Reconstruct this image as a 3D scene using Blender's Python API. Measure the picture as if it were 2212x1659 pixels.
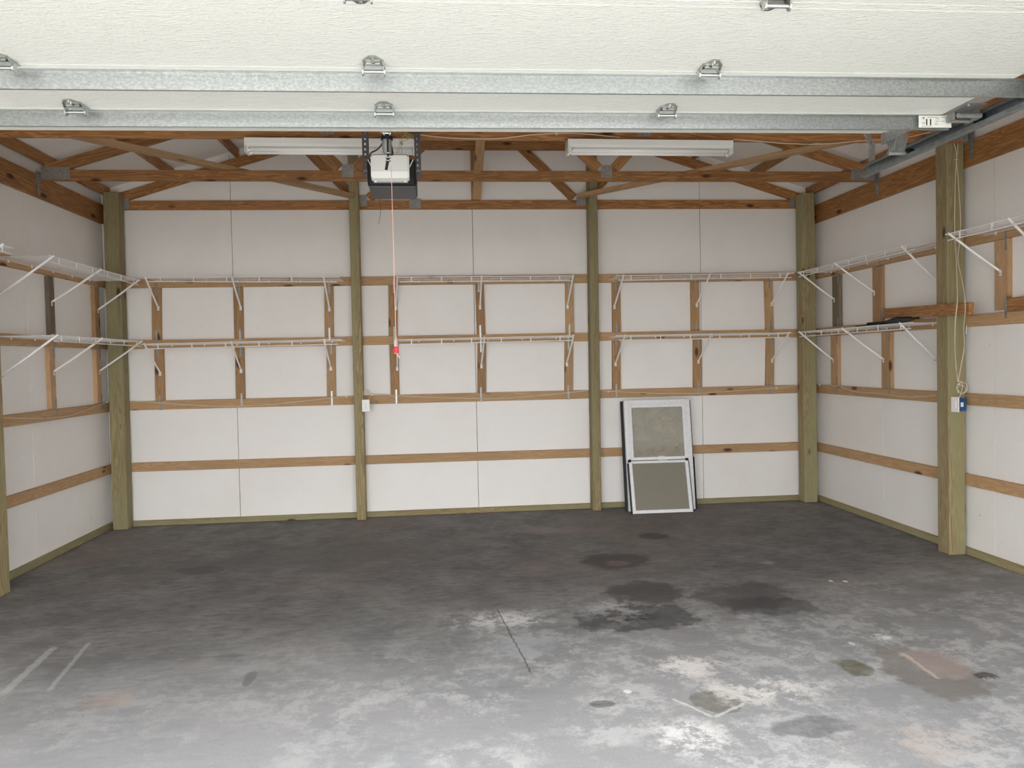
import bpy, bmesh, math, random
from mathutils import Vector, Matrix
random.seed(7)
for o in list(bpy.data.objects): bpy.data.objects.remove(o)
scn = bpy.context.scene
COL = scn.collection

# ---------------------------------------------------------------- camera
IW, IH, FPX = 2212, 1659, 1656.6
CAM = Vector((3.331, -8.034, 1.5803))
def cam_axes():
    y, p, r = math.radians(5.4222), math.radians(-1.6879), math.radians(-1.2172)
    F = Vector((math.sin(y)*math.cos(p), math.cos(y)*math.cos(p), math.sin(p)))
    R0 = Vector((math.cos(y), -math.sin(y), 0)); U0 = R0.cross(F)
    R = R0*math.cos(r) + U0*math.sin(r); U = -R0*math.sin(r) + U0*math.cos(r)
    return R, U, F
RR, UU, FF = cam_axes()
cd = bpy.data.cameras.new('camera'); cam = bpy.data.objects.new('camera', cd); COL.objects.link(cam)
cam.matrix_world = Matrix(((RR.x, UU.x, -FF.x, CAM.x), (RR.y, UU.y, -FF.y, CAM.y), (RR.z, UU.z, -FF.z, CAM.z), (0, 0, 0, 1)))
cd.sensor_fit = 'HORIZONTAL'; cd.sensor_width = 36; cd.lens = FPX/IW*36; cd.clip_start = .05; cd.clip_end = 200
scn.camera = cam
def at(px, py, ax, v):
    """survey helper: where the sight line through a photo point meets the plane ax = v"""
    d = FF + RR*((px-IW/2)/FPX) - UU*((py-IH/2)/FPX); i = 'xyz'.index(ax)
    return CAM + d*((v-CAM[i])/d[i])

# ---------------------------------------------------------------- world, sun, exposure
w = bpy.data.worlds.new('sky'); scn.world = w; w.use_nodes = True
bg = w.node_tree.nodes['Background']; bg.inputs[0].default_value = (.97, .98, .995, 1); bg.inputs[1].default_value = 6.0
sd = bpy.data.lights.new('sun', 'SUN'); sd.energy = 1.5; sd.angle = math.radians(4); sd.color = (1, .96, .9)
sun = bpy.data.objects.new('sun', sd); COL.objects.link(sun); sun.location = (10, -14, 12)
sun.rotation_euler = Vector((-.75, .10, -1)).to_track_quat('-Z', 'Y').to_euler()
vs = scn.view_settings; vs.view_transform = 'Standard'; vs.look = 'None'; vs.gamma = 1; vs.exposure = 0.68
vs.use_curve_mapping = False
scn.cycles.max_bounces = 16; scn.cycles.diffuse_bounces = 10

# ---------------------------------------------------------------- materials
MATS = {}
def S(r, g, b):
    f = lambda c: (c/255/12.92) if c/255 <= .04045 else ((c/255+.055)/1.055)**2.4
    return (f(r), f(g), f(b), 1)
class NT:
    def __init__(s, name):
        s.m = bpy.data.materials.new(name); s.m.use_nodes = True; s.t = s.m.node_tree; s.n = s.t.nodes
        s.b = s.n['Principled BSDF']; MATS[name] = s.m
    def new(s, t, **k):
        n = s.n.new(t)
        for a, v in k.items():
            if a.startswith('i_'): n.inputs[a[2:]].default_value = v
            else: setattr(n, a, v)
        return n
    def ln(s, a, b): s.t.links.new(a, b)
    def noise(s, vec, scale, detail=4, rough=.55, dist=0):
        n = s.new('ShaderNodeTexNoise'); n.inputs['Scale'].default_value = scale; n.inputs['Detail'].default_value = detail
        n.inputs['Roughness'].default_value = rough; n.inputs['Distortion'].default_value = dist
        if vec is not None: s.ln(vec, n.inputs['Vector'])
        return n.outputs['Fac']
    def mapr(s, v, a, b, c=0, d=1, smooth=True):
        n = s.new('ShaderNodeMapRange'); n.interpolation_type = 'SMOOTHSTEP' if smooth else 'LINEAR'
        s.ln(v, n.inputs[0])
        for i, x in enumerate((a, b, c, d)): n.inputs[i+1].default_value = x
        return n.outputs[0]
    def mix(s, f, a, b, mode='MIX'):
        n = s.new('ShaderNodeMix'); n.data_type = 'RGBA'; n.blend_type = mode
        if isinstance(f, (int, float)): n.inputs[0].default_value = f
        else: s.ln(f, n.inputs[0])
        for v, i in ((a, 6), (b, 7)):
            if isinstance(v, tuple): n.inputs[i].default_value = v
            else: s.ln(v, n.inputs[i])
        return n.outputs[2]
    def math(s, op, a, b=None):
        n = s.new('ShaderNodeMath'); n.operation = op
        for i, v in enumerate((a, b)):
            if v is None: continue
            if isinstance(v, (int, float)): n.inputs[i].default_value = v
            else: s.ln(v, n.inputs[i])
        return n.outputs[0]
    def vec(s, scale=(1, 1, 1), rnd=False):
        tc = s.new('ShaderNodeTexCoord'); mp = s.new('ShaderNodeMapping'); mp.inputs['Scale'].default_value = scale
        s.ln(tc.outputs['Object'], mp.inputs['Vector'])
        if rnd:
            oi = s.new('ShaderNodeObjectInfo'); m = s.math('MULTIPLY', oi.outputs['Random'], 57.0)
            c = s.new('ShaderNodeCombineXYZ'); [s.ln(m, c.inputs[i]) for i in range(3)]
            s.ln(c.outputs[0], mp.inputs['Location'])
        return mp.outputs[0]
    def bump(s, h, strength=.3, dist=.01):
        n = s.new('ShaderNodeBump'); n.inputs['Strength'].default_value = strength; n.inputs['Distance'].default_value = dist
        s.ln(h, n.inputs['Height']); s.ln(n.outputs[0], s.b.inputs['Normal'])
def plain(name, col, rough=.5, metal=0, bump=None, var=0):
    t = NT(name); t.b.inputs['Roughness'].default_value = rough; t.b.inputs['Metallic'].default_value = metal
    n = t.noise(t.vec(), 40, 3)
    t.ln(t.mix(t.mapr(n, .35, .65), tuple(c*(1-var) for c in col[:3])+(1,), tuple(min(1, c*(1+var)) for c in col[:3])+(1,)), t.b.inputs['Base Color'])
    if bump: t.bump(t.noise(t.vec(), bump[0], 4), bump[1], bump[2])
    return t.m
def wood(name, light, dark, knot, rough=.7, knots=.5, green=None):
    t = NT(name); v = t.vec((1, 1, 1), True); t.b.inputs['Roughness'].default_value = rough
    st = t.vec((.9, 13, 13), True); fine = t.vec((3, 110, 110), True)
    n1 = t.noise(st, 1.6, 3, .5, .6)
    rings = t.math('FRACT', t.math('MULTIPLY', n1, 8.0))
    rg = t.mapr(rings, .0, .75)
    n2 = t.noise(fine, 1.0, 3)
    c = t.mix(t.math('MULTIPLY', rg, .8), light, dark)
    c = t.mix(t.math('MULTIPLY', t.mapr(n2, .35, .7), .35), c, dark)
    big = t.noise(t.vec((.7, 2, 2), True), 1.2, 2)
    c = t.mix(t.mapr(big, .35, .7, 0, .45), c, tuple(x*.62 for x in light[:3])+(1,))
    if green: c = t.mix(t.mapr(t.noise(t.vec((.5, 9, 9), True), 1.1, 2), .4, .62, 0, .65), c, green)
    vo = t.new('ShaderNodeTexVoronoi'); vo.inputs['Scale'].default_value = 1.0
    kv = t.vec((4.2, 11, 11), True); t.ln(kv, vo.inputs['Vector'])
    sp = t.new('ShaderNodeSeparateColor'); t.ln(vo.outputs['Color'], sp.inputs[0])
    sel = t.math('LESS_THAN', sp.outputs[0], knots)
    k = t.math('MULTIPLY', t.mapr(vo.outputs['Distance'], .12, .30, 1, 0), sel)
    c = t.mix(k, c, knot)
    oi = t.new('ShaderNodeObjectInfo')
    hs = t.new('ShaderNodeHueSaturation'); t.ln(t.mapr(oi.outputs['Random'], 0, 1, .86, 1.14, False), hs.inputs['Value']); t.ln(c, hs.inputs['Color'])
    t.ln(hs.outputs[0], t.b.inputs['Base Color']); t.bump(n2, .25, .002)
    return t.m
wood('truss_pine', (.49, .245, .085, 1), (.21, .08, .022, 1), (.05, .014, .006, 1), .6, .22)
wood('girt_pine', (.55, .36, .19, 1), (.41, .245, .12, 1), (.10, .04, .018, 1), .75, .28)
wood('stud_pine', (.46, .28, .14, 1), (.31, .17, .075, 1), (.09, .035, .015, 1), .75, .35)
wood('weathered_pine', (.22, .17, .12, 1), (.13, .10, .07, 1), (.05, .035, .02, 1), .85, .2)
wood('pale_pine', (.56, .36, .20, 1), (.42, .25, .13, 1), (.12, .05, .02, 1), .75, .15)
wood('treated_timber', (.39, .315, .17, 1), (.20, .145, .065, 1), (.07, .035, .012, 1), .8, .13, green=(.28, .265, .14, 1))
plain('galvanised', (.42, .44, .44, 1), .42, .75, (60, .15, .002), .12)
plain('bright_steel', (.60, .61, .59, 1), .3, 1, None, .03)
plain('track_steel', (.27, .30, .31, 1), .42, .8, (60, .15, .002), .12)
plain('hinge_steel', (.46, .47, .45, 1), .28, .95, None, .1)
plain('dull_steel', (.30, .31, .30, 1), .5, .6, None, .1)
plain('nail_plate', (.34, .33, .31, 1), .45, .6, (90, .3, .003), .12)
plain('white_wire', (.86, .85, .84, 1), .4)
plain('white_enamel', (.82, .82, .79, 1), .35)
plain('tube_glass', (.88, .88, .86, 1), .2)
plain('black_plastic', (.006, .006, .007, 1), .6)
plain('dark_grey_metal', (.085, .082, .09, 1), .5, .2)
plain('lens_plastic', (.78, .79, .76, 1), .35)
plain('cream_cable', (.66, .58, .44, 1), .55)
plain('yellow_wire', (.42, .36, .16, 1), .5)
plain('red_cord', (.72, .36, .30, 1), .7)
plain('red_handle', (.75, .03, .06, 1), .35)
plain('blue_plastic', (.01, .075, .22, 1), .45)
plain('white_plastic', (.80, .79, .75, 1), .35)
plain('paper', (.85, .85, .80, 1), .6)
plain('ink', (.02, .02, .02, 1), .6)
plain('grey_ink', (.35, .35, .33, 1), .6)
plain('vinyl', (.76, .77, .78, 1), .45, 0, None, .04)
plain('asphalt', (.05, .05, .05, 1), .9)
def mk_galv():
    t = NT('strut_steel'); t.b.inputs['Metallic'].default_value = .9; t.b.inputs['Roughness'].default_value = .38
    n = t.noise(t.vec((.6, 1, 1)), 120, 4, .7); n2 = t.noise(t.vec((.1, 1, 1)), 6, 3)
    c = t.mix(t.mapr(n, .35, .68), (.38, .40, .40, 1), (.56, .58, .57, 1)); c = t.mix(t.mapr(n2, .3, .7, 0, .4), c, (.36, .39, .40, 1))
    t.ln(c, t.b.inputs['Base Color']); t.bump(n, .15, .002)
mk_galv()
def mk_foam():
    t = NT('foam_board'); t.b.inputs['Roughness'].default_value = .6
    v = t.vec(); sp = t.noise(v, 130, 3, .6); dirt = t.noise(v, 1.3, 4, .6); dots = t.noise(v, 26, 2, .5)
    c = t.mix(t.mapr(sp, .3, .7), (.82, .80, .77, 1), (.88, .86, .83, 1))
    c = t.mix(t.mapr(dirt, .42, .75, 0, .35), c, (.76, .72, .66, 1))
    c = t.mix(t.math('MULTIPLY', t.mapr(dots, .73, .80), t.mapr(dirt, .45, .6, 0, .7)), c, (.35, .31, .28, 1))
    t.ln(c, t.b.inputs['Base Color']); t.bump(sp, .15, .003)
mk_foam()
def mk_door():
    t = NT('door_paint'); t.b.inputs['Roughness'].default_value = .55
    n = t.noise(t.vec((10, 30, 1)), 2.2, 4, .6, 1.2)
    t.b.inputs['Base Color'].default_value = (.80, .81, .755, 1)
    t.bump(t.math('ADD', t.mapr(n, .45, .7), t.noise(t.vec((30, 70, 1)), 2.0, 3)), .45, .006)
mk_door()
def mk_glass():
    for nm, tint, k in (('dusty_glass', (.62, .60, .53, 1), .34), ('grimy_glass', (.30, .28, .22, 1), .80)):
        t = NT(nm); t.b.inputs['Roughness'].default_value = .3
        n = t.noise(t.vec(), 5, 5, .65)
        t.ln(t.mix(t.mapr(n, .3, .7), tint, tuple(x*.8 for x in tint[:3])+(1,)), t.b.inputs['Base Color'])
        tr = t.new('ShaderNodeBsdfTransparent'); tr.inputs[0].default_value = (.86, .85, .80, 1)
        ms = t.new('ShaderNodeMixShader'); t.ln(t.mapr(n, .2, .8, k-.12, k+.12), ms.inputs[0])
        t.ln(tr.outputs[0], ms.inputs[1]); t.ln(t.b.outputs[0], ms.inputs[2]); t.ln(ms.outputs[0], t.n['Material Output'].inputs[0])
mk_glass()
def mk_floor():
    t = NT('stained_concrete'); v = t.vec(); st = t.vec((1, .55, 1))
    n_big = t.noise(v, .55, 5, .6, .4); n_mid = t.noise(v, 2.6, 8, .7); n_fine = t.noise(t.vec((.55, 1.6, 1)), 15, 8, .72); n_tiny = t.noise(v, 120, 3)
    c = t.mix(t.mapr(n_mid, .3, .7), (.125, .121, .122, 1), (.235, .231, .233, 1))
    c = t.mix(t.mapr(n_fine, .45, .68, 0, .6), c, (.088, .083, .081, 1))
    c = t.mix(t.mapr(n_big, .48, .66, 0, .5), c, (.225, .185, .165, 1))
    # pale residue, heaviest towards the door, then a painted brightness zone there
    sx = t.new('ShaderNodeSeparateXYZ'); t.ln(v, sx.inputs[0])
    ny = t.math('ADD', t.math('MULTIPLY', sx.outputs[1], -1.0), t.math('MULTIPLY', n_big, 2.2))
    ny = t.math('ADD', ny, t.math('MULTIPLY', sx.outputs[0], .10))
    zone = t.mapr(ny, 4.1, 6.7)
    east = t.mapr(t.math('ADD', sx.outputs[0], t.math('MULTIPLY', n_big, 1.6)), 3.0, 4.6, .4, 1)
    grit = t.mapr(t.noise(v, 6, 12, .8), .45, .56)
    resid = t.math('MULTIPLY', t.math('MULTIPLY', t.mapr(t.noise(v, 2.0, 8, .7), .41, .56), grit), t.math('MULTIPLY', zone, east))
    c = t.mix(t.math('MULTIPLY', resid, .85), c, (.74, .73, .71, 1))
    c = t.mix(t.math('MULTIPLY', zone, .62), c, (.46, .475, .495, 1))  # smooth wash: brightness near the opening put into the concrete colour
    streak = t.noise(t.vec((1.0, 5, 1)), 3.0, 9, .75)
    c = t.mix(t.mapr(streak, .58, .70, 0, .42), c, (.42, .41, .40, 1))
    wob = t.noise(v, 4.5, 6, .65)
    wob2 = t.noise(v, 22, 4, .6)
    wx = t.math('ADD', t.math('MULTIPLY', t.math('SUBTRACT', wob, .5), 1.3), t.math('MULTIPLY', t.math('SUBTRACT', wob2, .5), .45))
    tex = t.mapr(n_fine, .30, .66, 1, .62)
    def stain(px, py, rpx, rpy, col, k, edge=.35, rot=0):
        nonlocal c
        p = at(px, py, 'z', 0); rx = (at(px+rpx, py, 'z', 0)-p).length; ry = (at(px, py+rpy, 'z', 0)-p).length
        mp = t.new('ShaderNodeMapping'); mp.vector_type = 'TEXTURE'; mp.inputs['Location'].default_value = (p.x, p.y, 0)
        mp.inputs['Rotation'].default_value = (0, 0, math.radians(rot)); mp.inputs['Scale'].default_value = (rx, ry, 1); t.ln(v, mp.inputs[0])
        ln = t.new('ShaderNodeVectorMath', operation='LENGTH'); t.ln(mp.outputs[0], ln.inputs[0])
        m = t.mapr(t.math('ADD', ln.outputs['Value'], wx), 1-edge, 1.0, 1, 0)
        if rpx > 12: m = t.math('MULTIPLY', m, grit if col[0] > .5 else tex)
        c = t.mix(t.math('MULTIPLY', m, min(1, k*(1.0 if col[0] > .5 else 1.45))), c, col)
    D = (.042, .041, .042, 1)
    for a in [(1600, 1285, 140, 34, D, .55), (1660, 1308, 120, 24, D, .5), (1395, 1280, 105, 30, D, .6), (1375, 1335, 155, 32, D, .6, .2),
              (1370, 1333, 75, 15, (.018, .018, .018, 1), .8, .6), (1330, 1212, 85, 22, D, .6), (1335, 1216, 35, 8, (.26, .17, .14, 1), .5, .6),
              (1412, 1158, 36, 9, (.05, .05, .05, 1), .7), (1550, 1516, 62, 24, (.20, .19, .165, 1), .85, .1, 40), (1845, 1442, 42, 19, (.13, .12, .07, 1), .8),
              (2010, 1450, 105, 62, (.21, .185, .165, 1), .6, .2), (2020, 1432, 78, 34, (.42, .34, .32, 1), .6, .3), (2130, 1460, 30, 10, (.04, .03, .03, 1), .8),
              (1300, 1521, 32, 9, (.10, .10, .10, 1), .6), (1760, 1570, 110, 26, (.17, .17, .18, 1), .6), (430, 1232, 60, 11, (.09, .085, .085, 1), .6),
              (700, 1200, 420, 40, (.13, .125, .12, 1), .45, .7), (240, 1510, 90, 26, (.45, .33, .28, 1), .35, .8), (430, 1435, 60, 14, (.34, .28, .25, 1), .3, .8),
              (540, 1465, 14, 20, (.15, .15, .15, 1), .6), (490, 1417, 50, 5, (.13, .13, .13, 1), .5), (1140, 1395, 130, 30, (.34, .35, .38, 1), .5, .7),
              (1480, 1440, 120, 34, (.80, .77, .75, 1), .9, .7), (1660, 1490, 190, 46, (.80, .78, .75, 1), .9, .7), (1500, 1590, 110, 70, (.82, .81, .80, 1), .9, .7), (1080, 1340, 170, 30, (.72, .72, .72, 1), .8, .8), (1960, 1600, 260, 60, (.56, .50, .46, 1), .8, .8), (1330, 1320, 110, 40, (.60, .60, .60, 1), .5, .8),
              (1200, 1145, 160, 10, (.33, .28, .26, 1), .35, .8), (1900, 1375, 24, 8, (.82, .82, .80, 1), .9, .3), (1795, 1255, 6, 2.2, (.85, .84, .8, 1), 1, .3),
              (1826, 1256, 7, 2.2, (.85, .84, .8, 1), 1, .3), (1660, 1216, 25, 6, (.45, .45, .45, 1), .4, .9), (2050, 1408, 34, 6, (.62, .56, .50, 1), .8, .4),
              (2140, 1466, 22, 4, (.75, .72, .66, 1), .8, .4), (1960, 1420, 14, 16, (.60, .53, .48, 1), .7, .5), (1840, 1390, 7, 4, (.75, .75, .72, 1), .8), (1355, 1494, 10, 5, (.85, .85, .83, 1), .9, .4)]:
        stain(*a)
    def crack(p0, p1, wdt, col, k):
        nonlocal c
        a = at(*p0, 'z', 0); b = at(*p1, 'z', 0); d = b-a; L = d.length
        mp = t.new('ShaderNodeMapping'); mp.vector_type = 'TEXTURE'; mp.inputs['Location'].default_value = ((a.x+b.x)/2, (a.y+b.y)/2, 0)
        mp.inputs['Rotation'].default_value = (0, 0, math.atan2(d.y, d.x)); t.ln(v, mp.inputs[0])
        s = t.new('ShaderNodeSeparateXYZ'); t.ln(mp.outputs[0], s.inputs[0])
        yy = t.math('ABSOLUTE', t.math('ADD', s.outputs[1], t.math('MULTIPLY', t.math('SUBTRACT', wob2, .5), .03)))
        m = t.math('MULTIPLY', t.mapr(yy, wdt*.4, wdt, 1, 0), t.mapr(t.math('ABSOLUTE', s.outputs[0]), L/2*.85, L/2, 1, 0))
        c = t.mix(t.math('MULTIPLY', m, k), c, col)
    crack((1072, 1312), (1152, 1462), .006, (.05, .05, .05, 1), .7)
    crack((0, 1505), (120, 1395), .03, (.55, .55, .54, 1), .45); crack((100, 1498), (195, 1385), .018, (.55, .55, .54, 1), .4)
    crack((1450, 1508), (1542, 1550), .012, (.75, .75, .73, 1), .6); crack((1542, 1550), (1612, 1518), .012, (.75, .75, .73, 1), .6)
    crack((1946, 1408), (2030, 1468), .014, (.62, .54, .48, 1), .7)
    c = t.mix(t.mapr(n_tiny, .3, .7, 0, .16), c, (.10, .10, .10, 1))
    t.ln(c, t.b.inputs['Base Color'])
    t.ln(t.mapr(n_fine, .3, .7, .66, .85), t.b.inputs['Roughness']); t.b.inputs['Specular IOR Level'].default_value = .35; t.bump(n_fine, .18, .004)
mk_floor()
def mk_drive():
    t = NT('driveway_concrete'); n = t.noise(t.vec(), 3, 6); t.b.inputs['Roughness'].default_value = .8
    t.ln(t.mix(t.mapr(n, .3, .7), (.34, .33, .31, 1), (.42, .41, .38, 1)), t.b.inputs['Base Color'])
mk_drive()

# ---------------------------------------------------------------- mesh helpers
WM = {}
def link(o, M=None, parent=None):
    COL.objects.link(o); M = M or Matrix.Identity(4)
    if parent is not None: o.parent = parent; o.matrix_basis = WM[parent.name].inverted() @ M
    else: o.matrix_basis = M
    WM[o.name] = M.copy()
    return o
def tag(o, label=None, cat=None, group=None, kind=None):
    for k, v in (('label', label), ('category', cat), ('group', group), ('kind', kind)):
        if v: o[k] = v
    return o
def thing(name, loc, label, cat, group=None):
    return tag(link(bpy.data.objects.new(name, None), Matrix.Translation(Vector(loc))), label, cat, group)
def frame(c, x, y):
    x = Vector(x).normalized(); y = Vector(y); y = (y - x*y.dot(x)).normalized(); z = x.cross(y); c = Vector(c)
    return Matrix(((x.x, y.x, z.x, c.x), (x.y, y.y, z.y, c.y), (x.z, y.z, z.z, c.z), (0, 0, 0, 1)))
class B:
    """collects simple shapes into one mesh"""
    def __init__(s): s.bm = bmesh.new()
    def box(s, c, d, M=None, bev=0):
        r = bmesh.ops.create_cube(s.bm, size=1, matrix=(M or Matrix.Identity(4)) @ Matrix.Translation(Vector(c)) @ Matrix.Diagonal((*d, 1)))
        if bev:
            es = list({e for v in r['verts'] for e in v.link_edges}); bmesh.ops.bevel(s.bm, geom=es, offset=bev, segments=1, affect='EDGES')
        return s
    def lohi(s, lo, hi, bev=0):
        return s.box([(a+b)/2 for a, b in zip(lo, hi)], [abs(b-a) for a, b in zip(lo, hi)], None, bev)
    def cyl(s, a, b, r, seg=10, r2=None):
        a, b = Vector(a), Vector(b); d = b-a
        q = d.to_track_quat('Z', 'Y').to_matrix().to_4x4(); q.translation = (a+b)/2
        bmesh.ops.create_cone(s.bm, cap_ends=True, segments=seg, radius1=r, radius2=r if r2 is None else r2, depth=d.length, matrix=q); return s
    def bar(s, a, b, w, t, up=(0, 0, 1)):
        a, b = Vector(a), Vector(b); d = b-a
        s.box((0, 0, 0), (d.length, w, t), frame((a+b)/2, d, up)); return s
    def prism(s, pts, M, t):
        """outline pts in local xy, thickness t along local z"""
        lo = [s.bm.verts.new(M @ Vector((x, y, -t/2))) for x, y in pts]; hi = [s.bm.verts.new(M @ Vector((x, y, t/2))) for x, y in pts]
        s.bm.faces.new(lo[::-1]); s.bm.faces.new(hi)
        for i in range(len(pts)):
            j = (i+1) % len(pts); s.bm.faces.new((lo[i], lo[j], hi[j], hi[i]))
        return s
    def tube(s, pts, r, seg=6, cyc=False):
        pts = [Vector(p) for p in pts]; n = len(pts); rings = []; prev = None
        for i, p in enumerate(pts):
            a = pts[(i-1) % n] if cyc else pts[max(i-1, 0)]; b = pts[(i+1) % n] if cyc else pts[min(i+1, n-1)]
            d = (b-a).normalized()
            if prev is None: u = d.orthogonal().normalized()
            else: u = (prev - d*prev.dot(d)).normalized()
            prev = u; v = d.cross(u)
            rings.append([s.bm.verts.new(p + (u*math.cos(k*2*math.pi/seg) + v*math.sin(k*2*math.pi/seg))*r) for k in range(seg)])
        for i in range(n if cyc else n-1):
            A, Bn = rings[i], rings[(i+1) % n]
            for k in range(seg): s.bm.faces.new((A[k], A[(k+1) % seg], Bn[(k+1) % seg], Bn[k]))
        if not cyc: s.bm.faces.new(rings[0][::-1]); s.bm.faces.new(rings[-1])
        return s
    def build(s, name, mat, parent=None, M=None, smooth=False):
        bmesh.ops.recalc_face_normals(s.bm, faces=s.bm.faces)
        Mx = M or (WM[parent.name] if parent is not None else Matrix.Identity(4))
        s.bm.transform(Mx.inverted()); me = bpy.data.meshes.new(name); s.bm.to_mesh(me); s.bm.free()
        me.materials.append(MATS[mat])
        if smooth:
            for p in me.polygons: p.use_smooth = True
        return link(bpy.data.objects.new(name, me), Mx, parent)
def spline(pts, n=8):
    pts = [Vector(p) for p in pts]; out = []
    for i in range(len(pts)-1):
        p0, p1, p2, p3 = pts[max(i-1, 0)], pts[i], pts[i+1], pts[min(i+2, len(pts)-1)]
        for k in range(n):
            t = k/n; out.append(.5*((2*p1)+(p2-p0)*t+(2*p0-5*p1+4*p2-p3)*t*t+(3*p1-p0-3*p2+p3)*t**3))
    return out+[pts[-1]]
def board(name, a, b, w, t, up, mat, parent=None, cuts=None, bev=.003):
    """timber from a to b; w is its width along 'up', t the other way; grain runs along it"""
    a, b = Vector(a), Vector(b); M = frame((a+b)/2, b-a, up); k = B(); L = (b-a).length
    if cuts:   # slide the end corners: (start low, start high, end low, end high)
        l0, l1, r0, r1 = cuts
        k.prism([(-L/2+l0, -w/2), (L/2+r0, -w/2), (L/2+r1, w/2), (-L/2+l1, w/2)], M, t)
    else: k.box((0, 0, 0), (L, w, t), M, bev)
    return k.build(name, mat, parent, M)

# ---------------------------------------------------------------- setting
XL, XR = .019, 7.429           # faces of the foam on the side walls (back wall: y = 0)
G, H = .038, .089              # thickness and width of a two-by-four
XC = (XL+XR)/2; YF = -7.3; SEAM = 1.2765
def ztop(x): return 3.345 + .31*(min(x, XL+XR-x)-.25)     # top edge of the truss top chords
def st(o): return tag(o, kind='structure')
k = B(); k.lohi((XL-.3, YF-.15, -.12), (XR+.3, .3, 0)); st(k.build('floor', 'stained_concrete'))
k = B(); k.lohi((-14, -34, -.2), (22, YF-.15, -.03)); st(k.build('driveway', 'driveway_concrete'))
def wall(name, org, ux, L0, L1, seams, top, nrm):
    """foam boards (4 mm joints) on a backing sheet; ux is the run direction, nrm points outwards"""
    k = B(); ux = Vector(ux); nrm = Vector(nrm); org = Vector(org); M = frame(org, ux, (0, 0, 1)); sg = 1 if M.col[2].to_3d().dot(nrm) > 0 else -1
    xs = sorted([L0, L1]+[s for s in seams if L0 < s < L1])
    for a, b in zip(xs, xs[1:]):
        a += .003; b -= .003; ta, tb = top(a), top(b)
        MM = M @ Matrix.Translation((0, 0, sg*.02))
        pts = [(a, .0), (b, .0), (b, tb)] + ([((a+b)/2, top((a+b)/2))] if abs(ta+tb-2*top((a+b)/2)) > .01 else []) + [(a, ta)]
        k.prism(pts, MM, .04)
    mid = (L0+L1)/2
    k.prism([(L0-.1, 0), (L1+.1, 0), (L1+.1, top(L1)), (mid, top(mid)), (L0-.1, top(L0))], M @ Matrix.Translation((0, 0, sg*.052)), .02)
    return st(k.build(name, 'foam_board'))
seamsb = [SEAM-.01+1.219*i for i in range(-1, 6)]
wall('wall_back', (0, 0, 0), (1, 0, 0), XL, XR, [1.2765, 2.50, 3.7145, 4.96, 6.1525], lambda x: ztop(x)+.09, (0, 1, 0))
wall('wall_left', (XL, 0, 0), (0, -1, 0), 0, -YF, [1.45, 2.43, 3.89, 4.87, 6.1], lambda x: 3.40, (-1, 0, 0))
wall('wall_right', (XR, 0, 0), (0, -1, 0), 0, -YF, [1.28, 2.72, 3.94, 5.16, 6.4], lambda x: 3.40, (1, 0, 0))
k = B(); DX0, DX1, DZ = .68, 5.62, 2.47
M = frame((0, YF-.06, 0), (1, 0, 0), (0, 0, 1))
k.prism([(XL-.1, 0), (DX0, 0), (DX0, ztop(DX0)+.09), (XL-.1, ztop(XL)+.09)], M, .1)
k.prism([(DX1, 0), (XR+.1, 0), (XR+.1, ztop(XR)+.09), (DX1, ztop(DX1)+.09)], M, .1)
k.prism([(DX0, DZ), (DX1, DZ), (DX1, ztop(DX1)+.09), (XC, ztop(XC)+.09), (DX0, ztop(DX0)+.09)], M, .1)
st(k.build('wall_front', 'foam_board'))
k = B()
for s in (0, 1):      # two slopes, boards with joints across the slope
    x0, x1 = (XL-.3, XC) if s == 0 else (XC, XR+.3); z0, z1 = ztop(x0)+.092, ztop(x1)+.092
    for i in range(6):
        y0 = .1-i*1.25; y1 = y0-1.246
        for q in ((x0, z0), (x1, z1)): pass
        vs_ = [(x0, y0, z0), (x1, y0, z1), (x1, y1, z1), (x0, y1, z0)]
        lo = [k.bm.verts.new(p) for p in vs_]; hi = [k.bm.verts.new((p[0], p[1], p[2]+.05)) for p in vs_]
        k.bm.faces.new(lo); k.bm.faces.new(hi[::-1])
        for a in range(4):
            b = (a+1) % 4; k.bm.faces.new((lo[a], lo[b], hi[b], hi[a]))
    vs_ = [(x0, .15, z0+.055), (x1, .15, z1+.055), (x1, YF-.4, z1+.055), (x0, YF-.4, z0+.055)]
    lo = [k.bm.verts.new(p) for p in vs_]; hi = [k.bm.verts.new((p[0], p[1], p[2]+.03)) for p in vs_]
    k.bm.faces.new(lo); k.bm.faces.new(hi[::-1])
    for a in range(4):
        b = (a+1) % 4; k.bm.faces.new((lo[a], lo[b], hi[b], hi[a]))
st(k.build('ceiling', 'foam_board'))
# treated skirt boards
st(board('baseboard_back', (XL, -.019, .027), (XR, -.019, .027), .054, .038, (0, 0, 1), 'treated_timber'))
st(board('baseboard_left', (XL+.019, -.04, .027), (XL+.019, YF, .027), .054, .038, (0, 0, 1), 'treated_timber'))
st(board('baseboard_right', (XR-.019, -.04, .027), (XR-.019, YF, .027), .054, .038, (0, 0, 1), 'treated_timber'))

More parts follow.
